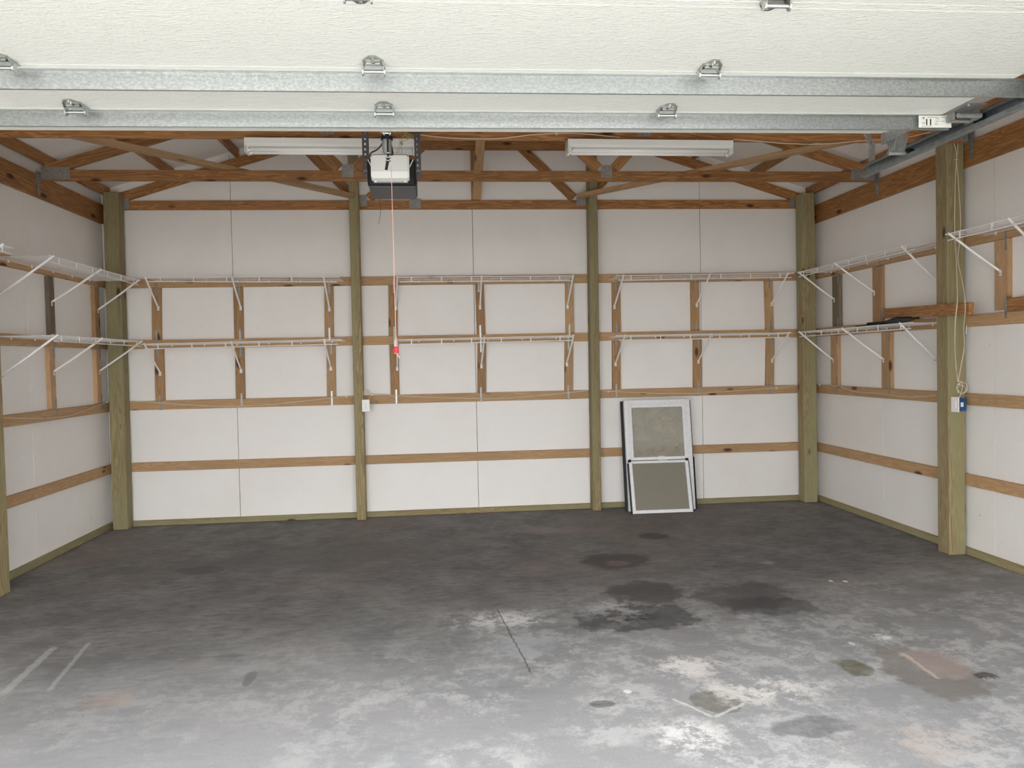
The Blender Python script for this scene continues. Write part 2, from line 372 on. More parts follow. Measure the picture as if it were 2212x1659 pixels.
# ---------------------------------------------------------------- posts
def post(x, y, wx, wy, z1, lab, lean=0.0, lean_y=0.0):
    a = Vector((x, y, 0)); b = Vector((x+lean, y+lean_y, z1)); M = frame((a+b)/2, b-a, (1, 0, 0))
    k = B(); L = (b-a).length; k.box((0, 0, 0), (L, wx, wy), M, .006)
    return tag(k.build('timber_post', 'treated_timber', None, M), lab, 'post', 'treated posts holding up the walls')
GY = -G-.070
post(.166, GY, .144, .138, 3.315, 'thick green-brown treated post in the left back corner', .02)
post(2.512, GY, .092, .138, ztop(2.5)-.01, 'slim treated post on the back wall, left of the opener, carrying the outlet', .008)
post(4.945, GY, .092, .138, ztop(4.95)-.01, 'slim treated post on the back wall beside the leaning window', .018)
post(7.274, GY-.01, .148, .138, 3.30, 'thick brown-green treated post in the right back corner', -.003)
post(7.317, -2.39, .14, .14, 3.19, 'treated post on the right wall with cables and blue box', -.006)
post(.162, -2.32, .14, .14, 3.19, 'treated post on the left wall, only a sliver at the picture edge')

# ---------------------------------------------------------------- girts
ROW = ['lowest', 'second lowest', 'third', 'uppermost']
def girt(a, b, lab, grp, mat='girt_pine'):
    return tag(board('wall_girt', a, b, H, G, (0, 0, 1), mat), lab, 'board', grp)
gz = [.5935, 1.2127, 1.824, 2.431]
bk = [((283, 1010), (1729, 964)), ((282, 877), (1727, 840)), ((290, 744.7), (1727, 719.6)), ((280, 612.5), (1727, 596.5))]
for i, z in enumerate(gz):
    a = at(*bk[i][0], 'y', -G); b = at(*bk[i][1], 'y', -G); s = (b.z-a.z)/(b.x-a.x)
    desc = ['knotty and bare, between floor and cable', 'with the cable stapled along it', 'behind the lower wire shelves', 'under the upper wire shelves'][i]
    girt((XL+.01, -G/2, a.z+(XL-a.x)*s), (XR-.01, -G/2, a.z+(XR-a.x)*s), f'{ROW[i]} brown girt board across the back wall, {desc}', 'girt boards on the back wall')
for i, (p, q) in enumerate([((0, 1092), (239.7, 1014.2)), ((0, 911.5), (237, 880)), ((0, 734.8), (232, 744)), ((0, 561.5), (227, 611))]):
    a = at(*p, 'x', XL+G); b = at(*q, 'x', XL+G); s = (b.z-a.z)/(b.y-a.y); f = lambda y: a.z+(y-a.y)*s
    girt((XL+G/2, -.03, f(-.03)), (XL+G/2, YF+.02, f(-3.5)), f'{ROW[i]} brown girt board along the left wall', 'girt boards on the left wall')
for i, (p, q) in enumerate([((2032, 1022.6), (2212, 1061)), ((1764, 839.8), (2030.3, 858)), ((1764, 718), (2212, 686.5)), ((1764, 593), (2029, 536))]):
    a = at(*p, 'x', XR-G); b = at(*q, 'x', XR-G); s = (b.z-a.z)/(b.y-a.y); f = lambda y: a.z+(y-a.y)*s
    girt((XR-G/2, -.03, f(-.03)), (XR-G/2, YF+.02, f(-3.5)), f'{ROW[i]} brown girt board along the right wall', 'girt boards on the right wall')
def z_on_back(px, py): return at(px, py, 'y', -G).z
# header beams that carry the trusses
for nm, X, p, q in (('left', XL+G, (0, 364.7), (225, 463.5)), ('right', XR-G, (1762, 460), (2212, 287))):
    xx = X-G/2 if X < 1 else X+G/2; a = at(*p, 'x', X); b = at(*q, 'x', X)
    tag(board('header_beam', (xx, -.03, (a.z+b.z)/2), (xx, YF+.02, (a.z+b.z)/2), .188, G, (0, 0, 1), 'truss_pine'), f'wide header beam high along the {nm} wall under the truss ends', 'beam', 'header beams on the side walls')
# ---------------------------------------------------------------- gusset plates
def plate(parent, c, x, y, w, h, t=.0025, name='gusset_plate', nrm_off=0):
    M = frame(c, x, y); k = B(); k.box((0, 0, 0), (w, h, t), M)
    n = max(3, int(w/.018)); 
    for i in range(n):
        k.box((-w/2+(i+.5)*w/n, 0, t*.8), (w/n*.35, h*.9, t), M)
    return k.build(name, 'nail_plate', parent, M)
# ---------------------------------------------------------------- vertical studs between the girts
def strap(parent, c, h, x=(1, 0, 0), w=.018):
    """narrow mending plate with punched, bright-edged teeth"""
    M = frame(c, x, (0, 0, 1)); k = B(); k.box((0, 0, 0), (w, h, .002), M); n = int(h/.014); m = random.random()
    for i in range(n):
        for s in (-1, 1): k.box((s*w*.27, -h/2+(i+.5)*h/n+s*.002, .0022), (w*.30, h/n*.34, .004), M)
    o = k.build('mending_plate', 'dull_steel', parent, M); o.data.materials.append(MATS['bright_steel' if m < .5 else 'nail_plate'])
    for i, p in enumerate(o.data.polygons): p.material_index = 0 if i < 6 else 1
    return o
bays = ['left bay', 'middle bay', 'right bay']; cols = ['left', 'middle', 'right']
up_ = [(326, 348, 327, 349), (503, 524.6, 505, 526.6), (700.3, 719.8, 701.5, 720.5), (838.5, 858.5, 839.7, 859), (1027.5, 1044.6, 1030.5, 1049), (1221.4, 1239, 1222.8, 1241), (1321.8, 1340.7, 1323.5, 1342), (1491, 1511.5, 1492.7, 1512.7), (1650.7, 1670.7, 1654, 1673.7)]
lo_ = [(332, 353, 334, 356), (506.5, 527, 509, 529), (704.5, 724.5, 706, 725.6), (842, 859.6, 844, 863), (1032, 1050, 1032, 1050), (1220, 1239, 1219.5, 1239), (1323, 1341, 1323.5, 1341.5), (1497.4, 1517, 1497.9, 1517), (1655.6, 1675, 1653.8, 1673.6)]
def rowz(i, x):
    a = at(*bk[i][0], 'y', -G); b = at(*bk[i][1], 'y', -G); return a.z+(x-a.x)*(b.z-a.z)/(b.x-a.x)
for row, tab, (gt, gb), ys in (('upper', up_, (3, 2), (620, 725)), ('lower', lo_, (2, 1), (750, 850))):
    for i, (a0, a1, b0, b1) in enumerate(tab):
        xt = (at(a0, ys[0], 'y', -G).x+at(a1, ys[0], 'y', -G).x)/2; xb = (at(b0, ys[1], 'y', -G).x+at(b1, ys[1], 'y', -G).x)/2
        t = thing('wall_stud', (xb, -.019, rowz(gb, xb)+H/2), f'{row} row short stud in the {bays[i//3]} of the back wall, {cols[i%3]} of its three', 'stud', 'short studs between back wall girts')
        zt, zb = rowz(gt, xt)-H/2-.001, rowz(gb, xb)+H/2+.001
        board('stud', (xb, -.019, zb), (xt, -.019, zt), H, G, (1, 0, 0), ['stud_pine', 'girt_pine'][(i*5+len(row)) % 3 == 0], t)
        dx = [.0, .012, .004, .012, -.01, -.008, -.005, .005, .008][i]
        strap(t, (xt+dx, -G-.0015, zt+(-.01 if row == 'upper' else -.02)), .15); strap(t, (xb+dx, -G-.0015, zb+(.02 if row == 'upper' else -.02)), .15)
def side_stud(X, inward, ya, yb, zb, zt, lab, mat, grp):
    xx = X + inward*G/2
    t = thing('wall_stud', (xx, (ya+yb)/2, zb), lab, 'stud', grp)
    board('stud', (xx, (ya+yb)/2, zb), (xx, (ya+yb)/2, zt), abs(yb-ya), G, (0, 1, 0), mat, t)
    for z in (zb+.01, zt-.01): strap(t, (X+inward*(G+.0015), max(ya, yb)-.012 if inward > 0 else min(ya, yb)+.02, z), .15, (0, -inward, 0) if inward > 0 else (0, 1, 0))
gl = 'short studs between left wall girts'
for ya, yb, zb, zt, lab, m in [(-1.167, -1.078, 1.87, 2.385, 'weathered short stud on the left wall above the lower shelf, far from the corner', 'weathered_pine'), (-.30, -.20, 1.87, 2.385, 'brown short stud on the left wall above the lower shelf, next to the corner post', 'stud_pine'),
                             (-1.20, -1.11, 1.26, 1.775, 'short stud on the left wall below the lower shelf, far from the corner', 'pale_pine'), (-.31, -.22, 1.26, 1.775, 'short stud on the left wall below the lower shelf, next to the corner post', 'pale_pine')]:
    side_stud(XL, 1, ya, yb, zb, zt, lab, m, gl)
gr = 'short studs between right wall girts'
for ya, yb, zb, zt, lab, m in [(-.442, -.58, 1.87, 2.385, 'dark weathered short stud on the right wall above the lower shelf, beside the corner', 'weathered_pine'), (-1.18, -1.323, 1.87, 2.385, 'brown short stud on the right wall above the lower shelf, touching the loose board', 'stud_pine'),
                             (-2.765, -2.90, 1.88, 2.385, 'pale short stud on the right wall beyond the cable post', 'pale_pine'),
                             (-.40, -.54, 1.26, 1.775, 'pale short stud on the right wall below the lower shelf, beside the corner', 'pale_pine'), (-1.32, -1.46, 1.26, 1.775, 'brown short stud on the right wall below the lower shelf, farther from the corner', 'girt_pine')]:
    side_stud(XR, -1, ya, yb, zb, zt, lab, m, gr)
# extra boards on the right wall
a0 = at(1911, 677.5, 'x', 7.31); b0 = at(2099, 666, 'x', 7.16)
t = thing('nailed_board', a0, 'orange-brown board nailed across the right wall post at shoulder height', 'board')
board('board', a0, b0, H, G, (0, 0, 1), 'truss_pine', t); plate(t, a0+Vector((-.021, -.012, 0)), (0, -1, 0), (0, 0, 1), .02, .075)
a0 = at(2176, 658, 'x', 7.355)
t = thing('nailed_board', a0, 'orange-brown board at the right picture edge resting on a girt', 'board')
board('board', a0, a0+Vector((0, -1.3, 0)), H, G, (0, 0, 1), 'truss_pine', t); plate(t, a0+Vector((-.021, -.01, 0)), (0, -1, 0), (0, 0, 1), .02, .1)

# ---------------------------------------------------------------- roof trusses
def truss(y, lab, gable=False):
    t = thing('roof_truss', (XC, y, 3.18), lab, 'truss', 'timber roof trusses')
    zb0, zb1 = 3.168, 3.257; zc = (zb0+zb1)/2; m = 'truss_pine'; x0, x1 = XL+.075, XR-.075
    board('bottom_chord', (x0, y, zc), (x1, y, zc), zb1-zb0, G, (0, 0, 1), m, t)
    zt0 = ztop(x0)-.05; zp = ztop(XC)-.047
    for s in (-1, 1):
        xe = x0 if s < 0 else x1
        board('top_chord', (xe, y, ztop(xe)-.047), (XC, y, zp), H, G, (0, 0, 1), m, t, (0, .028, -.028, 0))
        xb = XC+s*1.135; xm = XC+s*1.70   # panel point, middle of the top chord
        a = Vector((xb-s*.0, y, zb1)); b = Vector((xm, y, ztop(xm)-.10)); c = Vector((XC+s*.03, y, ztop(XC)-.15))
        a1 = a+Vector((s*.05, 0, 0)); a2 = a-Vector((s*.05, 0, 0))
        d = (b-a1).normalized(); board('web', a1+d*.035, b-d*.01, H, G, (0, 0, 1), m, t)
        d = (c-a2).normalized(); board('web', a2+d*.035, c-d*.01, H, G, (0, 0, 1), m, t)
        f = -G/2-.0015
        plate(t, (xb, y+f, zb1-.005), (1, 0, 0), (0, 0, 1), .10, .11)
        plate(t, (xe-s*.10, y+f, zb1-.03), (1, 0, 0), (0, 0, 1), .23, .105)
        plate(t, (xm, y+f, ztop(xm)-.08), (1, 0, 0), (0, 0, 1), .10, .09)
    plate(t, (XC, y-G/2-.0015, zp-.02), (1, 0, 0), (0, 0, 1), .14, .12)
    if gable:
        for px in (897,): plate(t, (at(px, 440, 'y', y).x, y-G/2-.0015, zc+.01), (1, 0, 0), (0, 0, 1), .115, .10)
        board('web', (3.755, y+.0, zb1), (3.765, y, ztop(XC)-.12), H, G, (1, 0, 0), m, t)
    else:
        # hurricane ties hooking the truss onto the header beams
        for s, X in ((-1, XL+G+.004), (1, XR-G-.004)):
            k = B(); M = frame((X, y-.03, 3.165), (0, 1, 0), (0, 0, 1))
            k.prism([(-.035, .075), (.045, .075), (.045, .02), (.018, -.02), (.016, -.12), (-.022, -.12), (-.03, -.02)], M, .004)
            for q in (-.02, -.055, -.09, .03, .055): k.cyl((X-s*.002, y-.032+(q % .02)*.6, 3.165+q), (X-s*.009, y-.032+(q % .02)*.6, 3.165+q), .004, 6)
            k.build('hurricane_tie', 'dull_steel', t)
    return t
truss(-.02, 'roof truss flat against the back wall gable', True)
truss(-1.25, 'roof truss nearest the back wall, its whole bottom chord in view')
truss(-2.50, 'roof truss just behind the open door edge, carrying the light fixtures')
truss(-3.75, 'roof truss above the opener motor, hidden over the door')
truss(-5.0, 'roof truss above the middle of the open door')
truss(-6.25, 'roof truss above the door section nearest the opening')
# purlins running front to back on the trusses
pn = ['eave', 'second', 'third', 'fourth', 'fifth', 'ridge']
for side in (0, 1):
    for i, x in enumerate((.10, .72, 1.36, 1.98, 2.60, 3.35)):
        xx = x if side == 0 else XL+XR-x; z = ztop(xx)+.0445
        tag(board('roof_purlin', (xx, -.01, z), (xx, YF+.02, z), .087, G, (0, 0, 1), 'truss_pine'), f'{pn[i]} purlin of the {"left" if side == 0 else "right"} roof slope, counted up from the wall', 'purlin', 'purlins under the roof')
# gable girt, braces
tag(board('gable_girt', (2.56, -.019-.04, 3.812), (4.91, -.019-.04, 3.812), H, G, (0, 0, 1), 'truss_pine'), 'dark horizontal board high in the back gable between two posts', 'board')
a0 = at(1044.5, 425, 'y', -.10)
tag(board('diagonal_brace', (3.76, -.06, 3.27), (3.80, -1.22, 4.16), H, G, (1, 0, 0), 'girt_pine'), 'slanting centre brace rising from the back gable towards the roof peak', 'brace')
for p, q, s in (((177, 296), (800, 432), 'left'), ((1210, 432), (1845, 302), 'right')):
    a = at(*p, 'z', 3.277); b = at(*q, 'z', 3.277); d = (b-a).normalized()
    a.z = b.z = 3.259+.019; b = b+(Vector((0, 0, 0))); a = a - d*.0
    if b.y > -.14: b = b - d*((b.y+.14)/d.y)
    if a.y > -.14: a = a - d*((a.y+.14)/d.y)
    if s == 'left': a = a-d*.6
    else: b = b+(b-a).normalized()*.6
    tag(board('lateral_brace', a, b, H, G, Vector((0, 0, 1)).cross(d), 'girt_pine'), f'long diagonal brace lying on the truss bottom chords, {s} of the opener', 'brace', 'diagonal braces on the truss chords')

# ---------------------------------------------------------------- wire shelves
def shelf(lab, grp, A, Bp, back, lipn, braces, depth):
    """A, Bp: front top corners; back: unit vector towards the wall; lipn: lip height; braces: (t along, foot point, visible)"""
    A, Bp, back = Vector(A), Vector(Bp), Vector(back); L = (Bp-A).length; u = (Bp-A)/L; dn = Vector((0, 0, -1))
    t = thing('wire_shelf', A+back*depth, lab, 'shelf', grp)
    k = B(); r = .0022; seg = 5
    n = int(L/.0254)
    for i in range(n+1):
        p = A+u*(i*L/n); k.cyl(p+dn*.003, p+back*depth+dn*.003, .0010, 4)
    for f in (.34, .67, 1.0): k.cyl(A+back*depth*f+dn*.007, Bp+back*depth*f+dn*.007, .0027, seg)
    k.build('wire_deck', 'white_wire', t)
    k = B(); k.cyl(A, Bp, .0046, 6); k.cyl(A+u*.03+dn*lipn, Bp-u*.03+dn*lipn, .0046, 6)
    m = max(2, round(L/.305))
    for i in range(m):
        p = A+u*((i+.5)*L/m); k.bar(p, p+dn*lipn, .011, .005, u)
    k.build('front_lip', 'white_wire', t)
    for s, foot in braces:
        p = A+u*s+dn*.004; foot = Vector(foot); k = B(); d = (foot-p).normalized()
        k.tube([p-d*.0+back*.0, p.lerp(foot, .5), foot+Vector((0, 0, .016))-back*.011], .0092, 6)
        k.tube([p, p-back*.012+Vector((0, 0, .008))], .0092, 6)
        k.prism([(-.011, -.022), (.011, -.022), (.011, .02), (-.011, .02)], frame(foot-back*.003, u, (0, 0, 1)), .003)
        k.build('support_brace', 'white_wire', t)
        kk = B(); kk.cyl(foot-back*.0045+dn*.006, foot-back*.008+dn*.006, .0045, 8); kk.build('screw', 'dull_steel', t)
    for i in range(max(2, round(L/.33))):
        p = A+u*((i+.6)*L/max(2, round(L/.33)))+back*(depth-.004)
        k = B(); k.box((0, 0, 0), (.012, .022, .008), frame(p+dn*.012, u, (0, 0, 1))); k.build('wall_clip', 'white_wire', t)
    return t
YS = -.343; DP = .304
ub = [(310, 597.5), (734, 598.8)], [(856, 598.8), (1240, 596)], [(1330, 595.7), (1716, 589.4)]
lb = [(304, 743.5), (737, 733.3)], [(856, 734), (1241, 725.3)], [(1330, 725), (1712, 718.7)]
ubr = [[(313, 342, 666), (498, 520, 665.5), (698.6, 711.5, 668)], [(857, 855.4, 665), (1038, 1037, 664), (1238, 1226, 662.5)], [(1346, 1327.5, 663), (1531.5, 1505, 659), (1702, 1667, 657)]]
lbr = [[(312, 346, 807), (497, 520.6, 801), (698.6, 714.6, 796)], [(857.5, 858, 796), (1044, 1040, 791), (1239, 1224.5, 787)], [(1349, 1330, 786.5), (1535, 1508.7, 781), (1704, 1668, 779)]]
for nm, rows, brs in (('upper', ub, ubr), ('lower', lb, lbr)):
    for i in range(3):
        A = at(*rows[i][0], 'y', YS); C = at(*rows[i][1], 'y', YS); br = []
        for px, fx, fy in brs[i]:
            s = (px-rows[i][0][0])/(rows[i][1][0]-rows[i][0][0])*(C-A).length; br.append((max(.01, min(s, (C-A).length-.01)), at(fx, fy, 'y', -G-.002)))
        shelf(f'{nm} white wire shelf in the {bays[i]} of the back wall', 'wire shelves on the back wall', A, C, (0, 1, 0), .047, br, DP)
def side_shelf(lab, X, inward, p, q, brs, depth, ext=0, end=None):
    fx = X+inward*(G+.002+depth); A = at(*p, 'x', fx); C = at(*q, 'x', fx); A.z = C.z = (A.z+C.z)/2
    if ext: A = A+(A-C).normalized()*ext
    u = (C-A).normalized(); br = []
    for b in brs:
        if len(b) == 4: P = at(b[0], b[1], 'x', fx); F = at(b[2], b[3], 'x', X+inward*(G+.003))
        else: P = Vector((fx, b[0], A.z)); F = Vector((X+inward*(G+.003), b[0], A.z-.30))
        br.append((max(.01, min((P-A).dot(u), (C-A).length-.01)), F))
    shelf(lab, f'wire shelves on the {"left" if inward > 0 else "right"} wall', A, C, (-inward, 0, 0), .047, br, depth)
side_shelf('upper white wire shelf on the left wall running into the corner', XL, 1, (107, 551), (301, 606), [(109, 551.5, 0, 0) if 0 else (-1.95,), (216.5, 582, 111.4, 655), (299, 605, 211.4, 671.5)], .404)
side_shelf('lower white wire shelf on the left wall running into the corner', XL, 1, (112.7, 722.8), (307.6, 737.5), [(-1.93,), (219, 733, 116, 805), (305, 738, 215, 803.5)], .404)
side_shelf('upper white wire shelf at the left picture edge, nearest the door', XL, 1, (-300, 455), (30, 528), [(-2.62,), (-3.4,)], .404)
side_shelf('upper white wire shelf on the right wall running into the corner', XR, -1, (1980, 527.4), (1722, 586.4), [(1951, 532.5, 2045, 625) if 0 else (-2.13,), (1803.7, 567, 1889, 633), (1726, 587, 1802.4, 648.5)], DP)
side_shelf('lower white wire shelf on the right wall holding the black tray', XR, -1, (1972, 696), (1724, 718), [(-2.10,), (1820.7, 711, 1908.6, 778), (1728, 718, 1800, 779)], DP)
side_shelf('upper white wire shelf beyond the cable post at the right picture edge', XR, -1, (2212, 467), (2042, 504), [(-3.3,), (2051, 503, 2161.6, 589)], DP, ext=.5)
# black tray lying on the lower right shelf
p = at(1872, 699, 'x', 7.20); q = at(1930, 691, 'x', 7.20); r = at(1958, 688, 'x', 7.20); zs = at(1900, 704, 'x', 7.091).z+.004
t = thing('plastic_tray', (7.2, q.y, zs), 'flat folded black plastic tray lying on the lower right wire shelf', 'tray')
k = B(); k.box((7.2, (p.y+q.y)/2, zs+.010), (.22, abs(q.y-p.y), .012), None, .004); k.box((7.2, (p.y+q.y)/2-.06, zs+.026), (.17, abs(q.y-p.y)*.62, .02), None, .006); k.build('tray_base', 'black_plastic', t)
k = B(); k.bar((7.2, q.y+.05, zs+.016), (7.2, r.y-.02, zs+.052), .2, .014, (1, 0, 0)); k.build('tray_flap', 'black_plastic', t)

# ---------------------------------------------------------------- overhead door, open
DZ0 = 2.62; D0, D1 = .69, 5.553; TH = .045
sy = [-4.34, -4.785, -5.238, -5.82, -6.34, -6.85]; sz = [DZ0+.058, DZ0, DZ0, DZ0, DZ0-.01, DZ0-.07]
door = thing('overhead_door', (XC, -5.5, DZ0), 'white sectional overhead door, fully open under the trusses', 'garage door')
for i in range(5):
    a, b = Vector((0, sy[i], sz[i])), Vector((0, sy[i+1], sz[i+1])); d = b-a; L = d.length
    M = frame(((D0+D1)/2, (a.y+b.y)/2, (a.z+b.z)/2+TH/2), (1, 0, 0), (0, d.y, d.z)); up = M.col[2].to_3d().z
    s = 1 if up > 0 else -1
    k = B(); k.box((0, 0, 0), (D1-D0, L-.0015, TH), M, .0015)
    for e in (-1, 1): k.box((0, e*(L/2-.040), -s*(TH/2+.0003)), (D1-D0-.02, .003, .0016), M)
    sec = k.build('door_section', 'door_paint', door, M)
def strut(y, z, x0, x1, hh):
    k = B(); t = .0022
    prof = [(-.020, 0), (-.004, 0), (0, -hh), (.010, -hh), (.014, 0), (.030, 0)]
    for (a, b), (c, d) in zip(prof, prof[1:]):
        k.bar(((x0+x1)/2, y+a, z+b-.001), ((x0+x1)/2, y+c, z+d-.001), x1-x0, t, (1, 0, 0))
    k.bm.normal_update()
    return k.build('stiffening_strut', 'strut_steel', door)
strut(sy[1]-.004, DZ0-.001, D0+.02, D1+.045, .056)
strut(sy[2]+.016, DZ0-.001, D0+.02, D1+.14, .060)
def hinge(x, y, flip=False):
    s = -1 if flip else 1   # the pointed leaf lies towards the opening (or away when flipped)
    t = link(bpy.data.objects.new('door_hinge', None), Matrix.Translation((x, y, DZ0)), door)
    f = lambda a, b: Vector((x+a, y-s*b, DZ0))
    def leaf(k, pts, z, th):
        lo = [k.bm.verts.new(f(a, b)+Vector((0, 0, z))) for a, b in pts]; hi = [k.bm.verts.new(f(a, b)+Vector((0, 0, z-th))) for a, b in pts]
        k.bm.faces.new(lo); k.bm.faces.new(hi[::-1])
        for i in range(len(pts)):
            j = (i+1) % len(pts); k.bm.faces.new((lo[i], hi[i], hi[j], lo[j]))
    k = B()
    leaf(k, [(-.034, .006), (-.036, .038), (-.011, .078), (.011, .078), (.036, .038), (.034, .006)], -.002, .003)
    leaf(k, [(-.034, -.004), (.034, -.004), (.034, -.045), (-.034, -.045)], -.002, .003)
    for e in (-1, 1):       # side ears that carry the pin
        pts = [(e*.035, .040, 0), (e*.035, .010, -.030), (e*.035, -.012, -.030), (e*.035, -.018, 0)]
        lo = [k.bm.verts.new(f(a, b)+Vector((-.0012, 0, c))) for a, b, c in pts]; hi = [k.bm.verts.new(f(a, b)+Vector((.0012, 0, c))) for a, b, c in pts]
        k.bm.faces.new(lo); k.bm.faces.new(hi[::-1])
        for i in range(4):
            j = (i+1) % 4; k.bm.faces.new((lo[i], hi[i], hi[j], lo[j]))
    for b_, w_ in ((.028, .052), (.014, .060)): k.box((x, y-s*b_, DZ0-.009), (w_, .007, .009), None, .002)
    k.build('hinge_leaf', 'hinge_steel', t)
    k = B(); k.cyl((x-.036, y, DZ0-.026), (x+.036, y, DZ0-.026), .0062, 14)
    for e in (-1, 1): k.cyl((x+e*.0345, y, DZ0-.026), (x+e*.0395, y, DZ0-.026), .0145, 16)
    k.build('hinge_pin', 'bright_steel', t)
    for dy in (.062, .046):
        k = B(); k.cyl(f(0, dy)+Vector((0, 0, -.004)), f(0, dy)+Vector((0, 0, -.011)), .0058, 6); k.build('bolt', 'bright_steel', t)
for row, yy in enumerate(sy[1:3]):
    for px in ((152, 828, 1455), (20, 811, 1543))[row]:
        hinge(at(px, (230, 150)[row], 'z', DZ0-.02).x, yy-.075)
for px in (785, 1690): hinge(at(px, 5, 'z', DZ0-.02).x, sy[3]-.03, True)
hinge(1.88, sy[3]-.03, True)
# end hinge with roller, top fixture with roller, track
TX = 5.705; TZ = 2.585
for yy, ex in ((sy[1]-.11, 0), (sy[2]-.11, .03)):
    X0 = D1+.062+ex
    t = link(bpy.data.objects.new('roller_hinge', None), Matrix.Translation((X0, yy, DZ0)), door)
    k = B(); k.box((X0-.012, yy, DZ0-.004), (.085, .15, .004)); k.box((X0-.050, yy+.045, DZ0-.022), (.003, .055, .036)); k.box((X0+.036, yy+.03, DZ0-.026), (.003, .09, .044))
    k.box((X0-.012, yy+.045, DZ0-.012), (.05, .02, .012), None, .003); k.build('hinge_leaf', 'dull_steel', t)
    k = B(); k.cyl((X0-.062, yy+.05, DZ0-.038), (X0+.04, yy+.05, DZ0-.038), .008, 12); k.cyl((X0-.062, yy-.02, DZ0-.036), (X0+.04, yy-.02, DZ0-.036), .011, 12)
    k.build('hinge_pin', 'dull_steel', t)
    k = B(); k.cyl((X0+.03, yy+.03, TZ), (TX-.02, yy+.03, TZ), .006, 10); k.build('roller_stem', 'bright_steel', t)
    k = B(); k.cyl((TX-.032, yy+.03, TZ), (TX-.006, yy+.03, TZ), .024, 16); k.build('roller_wheel', 'black_plastic', t)
    for e in ((-.05, -.07), (.02, -.07), (-.05, .07), (-.035, .075)):
        k = B(); k.cyl((X0+e[0], yy+e[1], DZ0-.005), (X0+e[0], yy+e[1], DZ0-.014), .006, 6); k.build('bolt', 'bright_steel', t)
t = link(bpy.data.objects.new('top_roller_bracket', None), Matrix.Translation((D1+.07, sy[0]-.05, DZ0)), door)
yb = sy[0]-.05; k = B()
k.prism([(-.05, .0), (.055, .0), (.03, -.085), (-.03, -.085)], frame((D1+.075, yb+.03, DZ0+.045), (1, 0, 0), (0, 0, 1)), .004)
k.prism([(-.05, .0), (.05, .0), (.02, -.085), (-.02, -.085)], frame((D1+.022, yb, DZ0+.045), (0, 1, 0), (0, 0, 1)), .004)
k.cyl((D1+.02, yb+.03, DZ0-.045), (D1+.11, yb+.03, DZ0-.045), .011, 10); k.build('bracket_plate', 'galvanised', t)
k = B(); k.cyl((D1+.10, yb+.03, DZ0-.045), (TX-.02, yb+.03, TZ-.01), .006, 8); k.build('roller_stem', 'bright_steel', t)
k = B(); k.cyl((TX-.03, yb+.03, TZ-.01), (TX-.006, yb+.03, TZ-.01), .022, 14); k.build('roller_wheel', 'black_plastic', t)
k = B(); k.lohi((D1-.004, sy[3], DZ0-.0), (D1+.003, sy[0], DZ0+.05)); k.build('end_stile', 'galvanised', door)
# shipping label on the strut
yl = sy[1]-.004-.022; zl = DZ0-.030
t = tag(link(bpy.data.objects.new('shipping_label', None), Matrix.Translation((5.51, yl, zl)), door), 'white paper label with a bold 11 on the strut end')
k = B(); k.box((5.519, yl, zl), (.15, .0015, .052), None, 0); k.build('paper', 'paper', t)
def text(s, x, z, size, mat, y, bold=0):
    cu = bpy.data.curves.new('printed_text', 'FONT'); cu.body = s; cu.size = size; cu.extrude = .0002; cu.offset = bold; cu.align_x = 'CENTER'; cu.align_y = 'CENTER'
    o = bpy.data.objects.new('tmp', cu); dg = bpy.context.evaluated_depsgraph_get(); COL.objects.link(o); dg.update()
    me = bpy.data.meshes.new_from_object(o.evaluated_get(dg)); bpy.data.objects.remove(o); me.materials.append(MATS[mat])
    return me, frame((x, y, z), (1, 0, 0), (0, 0, 1))
for s, x, z, sz_, b in (('11', 5.489, zl-.004, .036, .0010), ('57', 5.466, zl+.014, .010, .0003)):
    me, M = text(s, x, z, sz_, 'ink', yl-.0012, b); link(bpy.data.objects.new('printed_text', me), M, t)
k = B()
for x, z, w in ((5.525, .018, .05), (5.572, .018, .02), (5.545, .012, .016), (5.545, .002, .018), (5.57, .002, .014), (5.54, -.006, .012), (5.54, -.013, .02), (5.482, -.004, .014), (5.482, -.010, .014), (5.497, -.020, .05)):
    k.box((x-.016, yl-.0012, zl+z), (w, .0006, .0022))
for z in (.018, .012, .006): k.box((5.576, yl-.0012, zl+z), (.014, .0006, .0035))
k.build('printed_lines', 'grey_ink', t)
# horizontal track
t = thing('door_track', (TX, -4, TZ), 'galvanised door track running back on the right, hung from a perforated strap', 'track')
ya, yb2 = -3.98, -7.1
for z0, name in ((TZ, 'track_channel'),):
    k = B(); prof = [(-.028, .030), (-.030, .020), (-.030, -.0), (-.028, .030)]
    for lo, hi in (((TX-.003, yb2, TZ-.030), (TX, ya, TZ+.030)), ((TX-.038, yb2, TZ-.032), (TX, ya, TZ-.029)), ((TX-.040, yb2, TZ-.034), (TX-.037, ya, TZ-.018)),
                   ((TX-.024, yb2, TZ+.028), (TX, ya, TZ+.031)), ((TX-.026, yb2, TZ+.016), (TX-.024, ya, TZ+.031))): k.lohi(lo, hi)
    k.build('track_channel', 'track_steel', t)
k = B(); k.lohi((TX+.001, yb2, TZ-.02), (TX+.004, ya-.05, TZ+.045)); k.lohi((TX+.001, yb2, TZ+.042), (TX+.032, ya-.05, TZ+.045)); k.build('angle_iron', 'galvanised', t)
